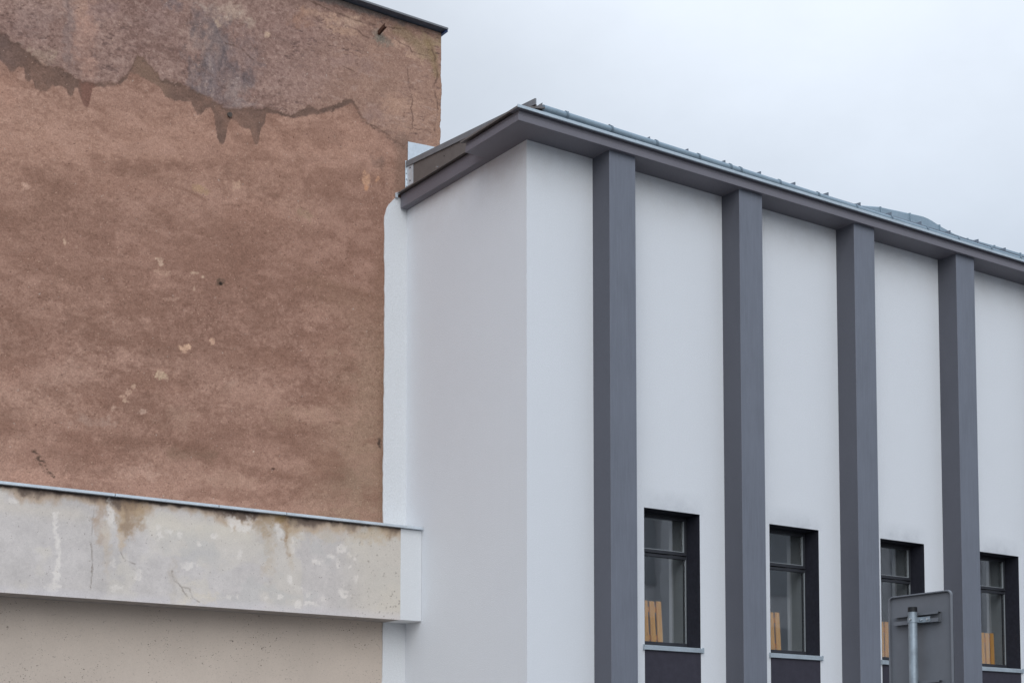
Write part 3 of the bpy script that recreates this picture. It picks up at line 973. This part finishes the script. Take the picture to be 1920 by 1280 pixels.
# the right end of the coat is browner and warmer
q.lay(sstep(PX + 0.5 * PY, 560, 780), (143, 117, 106), 0.75)
q.lay(sstep(PX, 780, 826) * sstep(PY, 90, 200), (146, 118, 104), 0.6)
flk = fbm(PX * 0.35 + PY * 0.5, PY * 1.25 - PX * 0.45, 9, 91, 3, 0.55)
flk2 = fbm(PX * 0.5 + PY * 0.3, PY * 1.3 - PX * 0.35, 5, 95, 2, 0.55)
dens = np.clip(0.45 + 2.5 * fbm(PX, PY, 70, 97, 3, 0.6), 0.05, 1)
flakes = (sstep(flk, 0.16, 0.25) * 0.7 + 0.8 * sstep(flk2, 0.20, 0.30)) * dens
q.lay(flakes, (88, 72, 71), 0.75)
q.lay(sstep(-flk, 0.14, 0.25), (160, 140, 135), 0.35)
for (cx, cy, rx, ry, an, colr, k_) in [
    (402, 90, 34, 75, 0, (108, 100, 103), .75), (372, 165, 26, 40, 0, (112, 106, 112), .55), (440, 120, 40, 50, 30, (118, 104, 106), .6), (420, 165, 45, 36, 0, (108, 98, 102), .6),
    (380, 32, 22, 18, 0, (122, 108, 108), .5), (432, 20, 36, 20, 5, (168, 152, 142), .65), (470, 42, 14, 10, 40, (160, 145, 136), .6), (408, 44, 5, 9, -15, (178, 158, 142), .8),
    (388, 12, 14, 9, 30, (168, 156, 150), .6), (437, 170, 26, 18, 0, (150, 138, 136), .5), (455, 195, 24, 10, 0, (128, 118, 120), .6), (395, 140, 10, 30, 0, (122, 112, 116), .5),
    (365, 75, 26, 26, 0, (154, 134, 128), .5), (500, 67, 6, 5, 0, (190, 168, 150), .8), (160, 60, 22, 95, 0, (158, 128, 118), .7), (152, 10, 12, 30, 0, (160, 132, 120), .6),
    (127, 60, 9, 95, 0, (118, 106, 107), .45), (60, 40, 40, 30, 0, (142, 124, 122), .4), (75, 110, 26, 14, 25, (152, 136, 124), .7), (95, 103, 12, 8, 0, (166, 150, 136), .5),
    (5, 85, 34, 20, 30, (92, 78, 76), .85), (30, 95, 22, 14, 30, (100, 86, 80), .7), (80, 121, 10, 8, 0, (152, 126, 116), .7), (320, 5, 18, 14, 0, (104, 96, 102), .6), (190, 20, 40, 16, 0, (128, 110, 112), .4),
    (300, 40, 44, 30, 0, (142, 122, 120), .4), (560, 60, 60, 30, 20, (140, 116, 112), .4), (560, 150, 60, 40, 0, (142, 120, 116), .4),
    (600, 30, 34, 9, 18, (176, 148, 132), .6), (655, 42, 36, 11, 15, (174, 150, 136), .65), (640, 58, 40, 7, 16, (174, 146, 128), .55), (770, 92, 42, 15, 32, (170, 144, 130), .7),
    (785, 112, 18, 8, 20, (172, 146, 128), .7), (745, 82, 18, 8, 0, (176, 150, 136), .6), (700, 92, 16, 7, 10, (166, 138, 126), .5), (800, 78, 26, 16, 0, (146, 130, 108), .7),
    (718, 76, 17, 12, 5, (116, 112, 106), .9), (707, 62, 10, 14, 0, (128, 122, 118), .7), (720, 165, 30, 20, 0, (132, 108, 98), .6), (700, 215, 30, 20, 0, (140, 118, 114), .6),
    (750, 215, 40, 40, 0, (158, 130, 117), .5), (755, 195, 26, 12, 0, (166, 138, 124), .45), (560, 38, 26, 18, 0, (148, 118, 104), .6), (660, 120, 60, 20, 10, (136, 115, 112), .5)]:
    q.lay(q.blob(cx, cy, rx, ry, an, 0.5, 0.8), colr, k_)
grey_part = q.blob(405, 120, 75, 110, 10, .7)
str_ = fbm(PX * 1.1, PY * 0.45, 14, 921, 4, 0.65)
q.lay(sstep(str_, 0.05, 0.18) * grey_part, (88, 80, 84), 0.7)
q.lay(sstep(-str_, 0.08, 0.2) * grey_part, (158, 144, 140), 0.45)
q.lay(q.line([(742, 56), (762, 66), (777, 80), (790, 98), (812, 108)], 9, 0.7, 6), (124, 109, 90), .6)
q.lay(q.line([(803, 78), (814, 108), (818, 140)], 6, 0.8, 6), (124, 108, 84), .6)
# soot under the metal coping, with part of its shade painted in
roofy = 3 + (PX - 640) * 0.2655
below = PY - roofy + p.fine * 10 + p.wx * 14
q.lay(sstep(-below, -15, -5) * sstep(-PX, -800, -740), (92, 86, 92), 0.75)
q.lay(sstep(-below, -13, -3), (112, 104, 96), 0.5)
q.add(tiny, (18, 18, 17))
for pts, w_ in [([(762, 128), (767, 160), (771, 190), (769, 205), (773, 226), (768, 250), (766, 270)], 1.1),
                ([(570, 0), (600, 10), (622, 22), (640, 27), (660, 37), (690, 46), (705, 47)], 1.2), ([(728, 50), (745, 54), (765, 57)], 1.0),
                ([(588, 33), (597, 39), (605, 36)], 1.3), ([(646, 49), (656, 51), (670, 57), (681, 68), (691, 73)], 1.3), ([(735, 70), (750, 80), (765, 88), (772, 98), (800, 105)], 1.0),
                ([(808, 84), (815, 110), (820, 138), (813, 165), (818, 190), (822, 206), (814, 232), (812, 245)], 1.3), ([(422, 82), (436, 84), (452, 92), (464, 104), (473, 113)], 1.2),
                ([(524, 152), (532, 158), (546, 161)], 1.4), ([(357, 20), (358, 43), (372, 51)], 1.4), ([(675, 222), (690, 233), (712, 243), (730, 256)], 1.0), ([(640, 125), (655, 133), (668, 138)], 1.0),
                ([(765, 237), (790, 243), (806, 248)], .7)]:
    q.lay(q.line(pts, w_ - 0.05, 0.9, 4.0) * np.clip(0.6 + 2.4 * fbm(PX, PY, 14, 631, 3, 0.6), 0.12, 1), (76, 60, 55), .6)
crack = np.zeros(X.shape)
p.C = p.C * (1 - coat[..., None]) + q.C * coat[..., None]
pits = rng.rand(*X.shape)
pits = np.maximum(pits, np.roll(pits, 1, 1) * (np.roll(pits, 1, 1) > 0.999))
p.lay((pits > 0.9965) * np.clip(0.5 + 3 * mid, 0.1, 1), (84, 66, 60), 0.8)
p.lay((rng.rand(*X.shape) > 0.9988) * 1.0, (188, 164, 150), 0.7)
p.lay(p.line([(64, 848), (76, 864), (86, 880), (98, 894)], 4.2, 0.7, 5) * sstep(fbm(PX * .5 + PY, PY * 2.2 - PX, 6, 505, 2, .6), -0.08, 0.05), (66, 54, 48), .75)
p.lay(p.line([(118, 890), (128, 872)], 1.4, 0.8, 2), (120, 96, 86), .6)
p.lay(p.blob(413, 527, 7, 7, 0, .4, .7), (84, 70, 62), .9)
p.lay(p.blob(414, 530, 3, 4, 0, .3), (30, 26, 24), 1)
p.lay(p.blob(711, 832, 5, 8, 0, .5), (60, 50, 46), .8)
p.lay(p.blob(512, 880, 4, 3, 30, .5), (70, 52, 46), .8)
p.lay(p.blob(708, 305, 14, 12, 0, .8), (104, 86, 80), .6)
p.lay(p.line([(758, 268), (757, 300), (755, 350)], 14, .9, 8), (112, 94, 86), .5)
# relief: the coat stands proud, flakes and cracks are cut in
Y -= coat * 0.007 + fbm(X, Z, 0.5, 701, 5, 0.6) * 0.022 + small * 0.006
Y += coat * flakes * 0.005
edge_w = fbm(X * 0 + 3, Z, 0.16, 801, 4, 0.65)[:, -1] * 0.05
X[:, -14:] += (edge_w * sstep(-gzv, -11.75, -11.45))[:, None] * np.linspace(0, 1, 14)[None, :]
# turn the edge back as the wall's end face
Xe, Ye, Ze, Ce = X[:, -1:], Y[:, -1:], Z[:, -1:], p.C[:, -1:, :]
X = np.concatenate([X, Xe + 0.004, Xe + 0.0], 1)
Y = np.concatenate([Y, Ye + 0.03, Ye * 0 + 3.4], 1)
Z = np.concatenate([Z, Ze, Ze], 1)
C = np.concatenate([p.C, Ce, Ce], 1)
M['old_wall'] = mat_weathered('weathered_brown_render', 52, 0.0030)
old_wall = grid_mesh('gable_wall', X, Y, Z, C, M['old_wall'], OB)

MB().box(-13, 0.50, YB + 0.12, 11.0, 0.0, ZT - 0.02).build('building_body', M['ground'], OB)
MB().box(-13, -0.33, YB + 0.004, YB + 0.11, 0.0, 4.85).build('lower_wall', M['pitted'], OB)
# metal coping along the gable top
mb = MB()
mb.box(-13, 0.578, YB - 0.135, 3.5, ZT + 0.012, ZT + 0.030)
cop = mb.build('coping', M['bitumen'], OB, bevel=0.006)
MB().box(-13, 0.577, YB - 0.141, YB - 0.1355, ZT + 0.008, ZT + 0.032).build('drip_edge', M['cap_sheet'], cop)
MB().hexa([(0.545, YB - .10, ZT - .02), (0.595, YB - .10, ZT - .005), (0.595, 3.5, ZT - .005), (0.545, 3.5, ZT - .02),
           (0.545, YB - .10, ZT + .010), (0.595, YB - .10, ZT + .046), (0.595, 3.5, ZT + .046), (0.545, 3.5, ZT + .010)]).build('end_sheet', M['edge_blue'], cop)
# rusty stub, pipe end
mb = MB()
d = np.array([0.05, -0.30, 0.10])
s0 = np.array([-0.50, YB + 0.02, 11.70])
mb.box(-0.475, -0.425, YB - 0.27, YB + 0.02, 11.70, 11.705)
mb.v, mb.f = [], []
for (a, b, h0, h1) in ((-0.475, -0.468, 0.0, 0.052), (-0.468, -0.438, 0.0, 0.008)):
    mb.hexa([(a, YB + .02, 11.70 + h0), (b, YB + .02, 11.70 + h0), (b, YB - .20, 11.735 + h0), (a, YB - .20, 11.735 + h0),
             (a, YB + .02, 11.70 + h1), (b, YB + .02, 11.70 + h1), (b, YB - .20, 11.735 + h1), (a, YB - .20, 11.735 + h1)])
mb.build('iron_stub', M['rust'], OB, bevel=0.002)
mb = MB()
mb.tube((-2.62, YB - 0.035, 10.036), (-2.62, YB + 0.03, 10.05), 0.030, 12)
mb.build('pipe_end', M['pipe'], OB, smooth=True)

# ---- concrete ledge in front of the wall
LY, LZ0, LZ1 = 2.40, 3.713, 4.915
gx = np.concatenate([np.linspace(-13.0, -8.65, 110), np.linspace(-8.6, -0.322, 860)])
gzl = np.linspace(LZ0, LZ1, 130)
X, Z = np.meshgrid(gx, gzl)
Y = np.full(X.shape, LY)
PX, PY = survey(np.stack([X, Y, Z], -1))
p = Paint(PX, PY, (176, 175, 179))
top_y = np.interp(PX, [0, 402, 792], [908, 953, 992])
bot_y = np.interp(PX, [0, 400, 787], [1110, 1137, 1164])
v = (PY - top_y)                                        # pixels below the cap
p.add(fbm(X, Z, 0.6, 21, 5, 0.55), (22, 22, 24))
p.add(fbm(X, Z, 0.12, 31, 4, 0.6), (16, 16, 16))
p.add(fbm(X, Z, 0.03, 35, 2, 0.6), (10, 10, 10))
p.lay(sstep(fbm(X, Z, 0.5, 51, 4, 0.6), 0.02, 0.14), (188, 186, 183), .5)
p.lay(sstep(fbm(X * .8, Z, 0.35, 57, 4, 0.6), 0.06, 0.2) * sstep(PX, 250, 350), (170, 172, 176), .5)
p.lay(sstep(PX, 620, 700), (182, 180, 176), .6)
p.lay(np.exp(-((v - 38) / 22) ** 2) * sstep(PX, 190, 280) * sstep(-PX, -520, -460), (194, 191, 185), .55)
p.lay(np.exp(-((v - 40) / 14) ** 2) * sstep(-PX, -180, -140), (190, 186, 181), .45)
p.lay(sstep(PY - bot_y, -20, -4), (186, 186, 196), .5)
# soot and runs under the cap
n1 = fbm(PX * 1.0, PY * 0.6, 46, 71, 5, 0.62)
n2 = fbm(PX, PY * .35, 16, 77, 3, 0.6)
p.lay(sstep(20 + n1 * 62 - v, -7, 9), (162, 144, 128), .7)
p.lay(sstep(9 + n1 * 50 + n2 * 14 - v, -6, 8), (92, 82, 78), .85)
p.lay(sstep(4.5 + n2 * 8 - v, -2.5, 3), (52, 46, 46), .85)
for (cx, cy, rx, ry, colr, k_) in [
    (186, 965, 12, 55, (156, 138, 124), .7), (200, 1010, 8, 60, (178, 164, 148), .4), (245, 965, 24, 30, (144, 124, 106), .8), (236, 972, 14, 18, (140, 126, 114), .5), (262, 955, 20, 12, (164, 146, 124), .5),
    (228, 1000, 8, 40, (178, 158, 134), .5), (502, 985, 20, 30, (148, 130, 110), .7), (506, 1020, 10, 55, (166, 154, 140), .5), (536, 1000, 6, 40, (138, 116, 94), .8), (546, 990, 12, 28, (166, 152, 134), .55),
    (545, 1040, 6, 40, (172, 160, 144), .4), (600, 1000, 40, 14, (178, 166, 148), .4), (690, 1000, 50, 16, (170, 156, 136), .5), (660, 990, 12, 12, (120, 110, 106), .6), (735, 995, 10, 16, (126, 112, 100), .6),
    (325, 1090, 8, 34, (164, 158, 152), .4), (345, 1112, 26, 22, (190, 187, 182), .5), (430, 1070, 40, 26, (176, 176, 180), .5), (380, 1120, 40, 10, (196, 190, 176), .4)]:
    p.lay(p.blob(cx, cy, rx, ry, 0, .7, .9), colr, k_)
p.lay(p.blob(524, 968, 11, 14, 0, .3, .5), (138, 118, 88), .7)
for (cx, cy, rx, ry, an) in [(105, 968, 6, 12, 0), (102, 985, 5, 14, 0), (106, 1010, 6, 20, 0), (109, 1035, 5, 20, 0), (108, 1060, 6, 16, 0), (103, 1082, 7, 14, 0), (96, 1100, 12, 8, 0),
                             (318, 994, 6, 8, 0), (336, 1002, 5, 5, 0), (300, 1000, 5, 12, 0), (295, 985, 6, 6, 0), (374, 1020, 4, 4, 0), (400, 1005, 7, 6, 0), (258, 1075, 8, 10, 0), (210, 1055, 6, 8, 0),
                             (208, 960, 7, 26, 0), (523, 1000, 5, 16, 0), (548, 1030, 5, 14, 0), (595, 1052, 9, 6, 0), (618, 1043, 7, 6, 0), (643, 1030, 9, 12, 20), (654, 1040, 4, 4, 0), (631, 1058, 6, 7, 0),
                             (665, 1048, 5, 4, 0), (660, 1062, 4, 3, 0), (547, 1090, 7, 9, -20), (560, 1102, 8, 4, 30), (581, 1115, 5, 5, 0), (606, 1120, 6, 6, 0), (645, 1112, 12, 10, 30), (668, 1085, 4, 7, 0),
                             (527, 1115, 8, 5, -20), (500, 1122, 5, 5, 0), (561, 1132, 6, 7, 0), (586, 1132, 12, 6, 0), (430, 1120, 6, 5, 0), (445, 1118, 4, 6, 0), (355, 1060, 14, 8, 0), (220, 1100, 14, 8, 0), (450, 1040, 6, 8, 0), (460, 985, 30, 12, 15), (440, 978, 20, 10, 20), (25, 940, 14, 6, 0)]:
    p.lay(p.blob(cx, cy, rx, ry, an, .4, .8), (203, 202, 204), .72)
for pts in [[(175, 935), (174, 975), (170, 1020), (173, 1060), (170, 1105)], [(324, 1070), (325, 1088), (338, 1100), (352, 1118)], [(338, 1100), (355, 1103), (360, 1120), (372, 1128)],
            [(400, 955), (408, 972)], [(225, 1035), (235, 1052), (252, 1057)]]:
    p.lay(p.line(pts, 0.9, .8, 4) * np.clip(0.6 + 2.5 * fbm(PX, PY, 14, 633, 3, 0.6), 0.15, 1), (104, 97, 93), .65)
spk = fbm(PX, PY * .7, 4, 95, 2, .6)
p.lay(sstep(spk, 0.25, 0.36) * sstep(PX, 600, 720), (118, 112, 108), .55)
Y -= fbm(X, Z, 0.4, 711, 5, 0.6) * 0.012
M['ledge'] = mat_weathered('weathered_concrete', 60, 0.0007, 0.35)
ledge = grid_mesh('concrete_ledge', X, Y, Z, p.C, M['ledge'], OB)
MB().box(-13, -0.324, LY + 0.02, YB + 0.0, LZ0 + 0.004, LZ1).build('ledge_core', M['ledge_soffit'], ledge)
MB().box(-0.323, -0.0005, LY - 0.002, YB - 0.03, LZ0, LZ1).build('painted_end', M['white_smooth'], ledge, bevel=0.006)
joints = [-13, -9.5, -7.2, -4.2, -2.905, -2.0, -0.01]
for a, b in zip(joints[:-1], joints[1:]):
    c = MB()
    c.hexa([(a + .006, LY - .062, LZ1 + .004), (b - .006, LY - .062, LZ1 + .004), (b - .002, YB - .03, LZ1 + .012), (a + .002, YB - .03, LZ1 + .012),
            (a + .006, LY - .062, LZ1 + .036), (b - .006, LY - .062, LZ1 + .036), (b - .002, YB - .03, LZ1 + .075), (a + .002, YB - .03, LZ1 + .075)])
    c.build('metal_cap', M['zinc_pale'], ledge, bevel=0.002)

# ================================================================ road sign seen from behind
kS = 1.225
def sg(P): return CAM + kS * (np.array(P) - CAM)
TL, TR = sg((-2.753, -7.957, 2.823)), sg((-2.736, -8.446, 2.824))
xs_ = float(TL[0] + TR[0]) / 2
ya, yb_ = float(TR[1]), float(TL[1])         # ya nearer the camera (right in the picture)
zt_ = float(TL[2]) + 0.008
ya -= 0.024
HT = 0.76
pc = sg((-2.821, -8.208, 2.74))
px_, py_ = float(xs_ - 0.085), float(pc[1]) + 0.005
SG = empty('road_sign', (px_, py_, 0), 'grey back of a rectangular road sign clamped to a galvanised post', 'road sign')


def rrect(y0, y1, z0, z1, r, n=6):
    pts = []
    for (cy, cz, a0) in ((y1 - r, z1 - r, 0), (y0 + r, z1 - r, 90), (y0 + r, z0 + r, 180), (y1 - r, z0 + r, 270)):
        for i in range(n + 1):
            a = math.radians(a0 + 90 * i / n)
            pts.append((cy + r * math.cos(a), cz + r * math.sin(a)))
    return pts


MB().prism(rrect(ya, yb_, zt_ - HT, zt_, 0.042), 'x', xs_, xs_ + 0.003).build('sign_plate', M['sign_grey'], SG)
rim = MB()
o_, i_ = rrect(ya, yb_, zt_ - HT, zt_, 0.042), rrect(ya + .012, yb_ - .012, zt_ - HT + .012, zt_ - .012, 0.032)
n_ = len(o_)
vs = [(xs_ - .022, *q_) for q_ in o_] + [(xs_ - .022, *q_) for q_ in i_] + [(xs_ + .0035, *q_) for q_ in o_] + [(xs_ - .0005, *q_) for q_ in i_]
fs = []
for i in range(n_):
    j = (i + 1) % n_
    fs += [(i, j, n_ + j, n_ + i), (i, j, 2 * n_ + j, 2 * n_ + i), (n_ + i, n_ + j, 3 * n_ + j, 3 * n_ + i)]
rim.add(vs, fs)
rim.build('folded_rim', M['sign_grey'], SG, bevel=0.003, smooth=True)
PR = 0.0348
ztop = float(pc[2])
MB().tube((px_, py_, 0), (px_, py_, ztop - 0.038), PR, 24).build('post', M['galv'], SG, smooth=True)
capo = MB()
capo.tube((px_, py_, ztop - 0.040), (px_, py_, ztop - 0.004), PR + .002, 24)
capo.tube((px_, py_, ztop - 0.004), (px_, py_, ztop), PR + .002, 24, PR - .006)
capo.build('post_cap', M['black_plastic'], SG, smooth=True)
for zc in (ztop - 0.088, ztop - 0.088 - 0.53):
    ra, rb = ya + 0.109, yb_ - 0.075
    rl = MB()
    rl.box(xs_ - .044, xs_ - .0015, ra, rb, zc + .036, zc + .040)
    rl.box(xs_ - .044, xs_ - .0015, ra, rb, zc - .040, zc - .036)
    rl.box(xs_ - .006, xs_ - .0016, ra + .001, rb - .001, zc - .036, zc + .036)
    rl.box(xs_ - .044, xs_ - .041, ra, rb, zc + .022, zc + .036)
    rl.box(xs_ - .044, xs_ - .041, ra, rb, zc - .036, zc - .010)
    rail = rl.build('rail', M['sign_grey'], SG)
    cl = MB()
    ring = [math.radians(a) for a in range(90, 271, 15)]
    ins = [(px_ + (PR + .001) * math.cos(a), py_ + (PR + .001) * math.sin(a)) for a in ring]
    out = [(px_ + (PR + .005) * math.cos(a), py_ + (PR + .005) * math.sin(a)) for a in ring]
    cl.prism(ins + out[::-1], 'z', zc - .036, zc + .006)
    cl.box(px_ + .001, xs_ - .046, py_ - PR - .006, py_ - PR - .002, zc - .036, zc + .006)
    cl.box(px_ + .001, xs_ - .046, py_ + PR + .002, py_ + PR + .006, zc - .036, zc + .006)
    cl.box(xs_ - .050, xs_ - .0455, py_ - PR - .105, py_ - PR - .002, zc - .036, zc + .006)
    cl.box(xs_ - .050, xs_ - .0455, py_ + PR + .002, py_ + PR + .026, zc - .036, zc + .006)
    cl = cl.build('clamp', M['galv'], rail, smooth=True)
    for (bx_, by_, bz_) in ((xs_ - .050, py_ - PR - .082, zc - .015), (xs_ - .050, py_ - PR - .022, zc - .015), (xs_ - .050, py_ + PR + .016, zc - .022), (px_ - PR - .004, py_ - 0.012, zc - .012)):
        MB().tube((bx_ - .010, by_, bz_), (bx_ + .004, by_, bz_), .0095, 6).build('bolt', M['steel'], rail)

# ================================================================ building across the street (shows in the panes)
AB = empty('facing_building', (30, -22, 0), 'pale building across the street, mirrored in the window panes', 'building')
mb = MB()
mb.box(8, 70, -30, -22.35, 0, 11.5)
mb.build('facade_wall', M['facade'], AB)
pi_ = None
for k in range(19):
    x = 8.5 + 3.2 * k
    mb = MB().box(x, x + 0.7, -22.35, -22.0, 0, 10.9)
    if pi_ is None: pi_ = mb.build('pier', M['facade'], AB)
    else:
        c = link('pier', pi_.data, AB)
        c.location.x = 3.2 * k
wi_ = None
for k in range(18):
    for zz in (1.2, 4.6, 7.9):
        if wi_ is None:
            wi_ = MB().box(10.2, 12.0, -22.349, -22.30, 1.2, 3.4).build('far_window', M['facade_dark'], AB)
        else:
            c = link('far_window', wi_.data, AB)
            c.location.x = 3.2 * k
            c.location.z = zz - 1.2
MB().box(8, 70, -22.6, -21.7, 10.9, 11.3).build('far_cornice', M['facade'], AB)
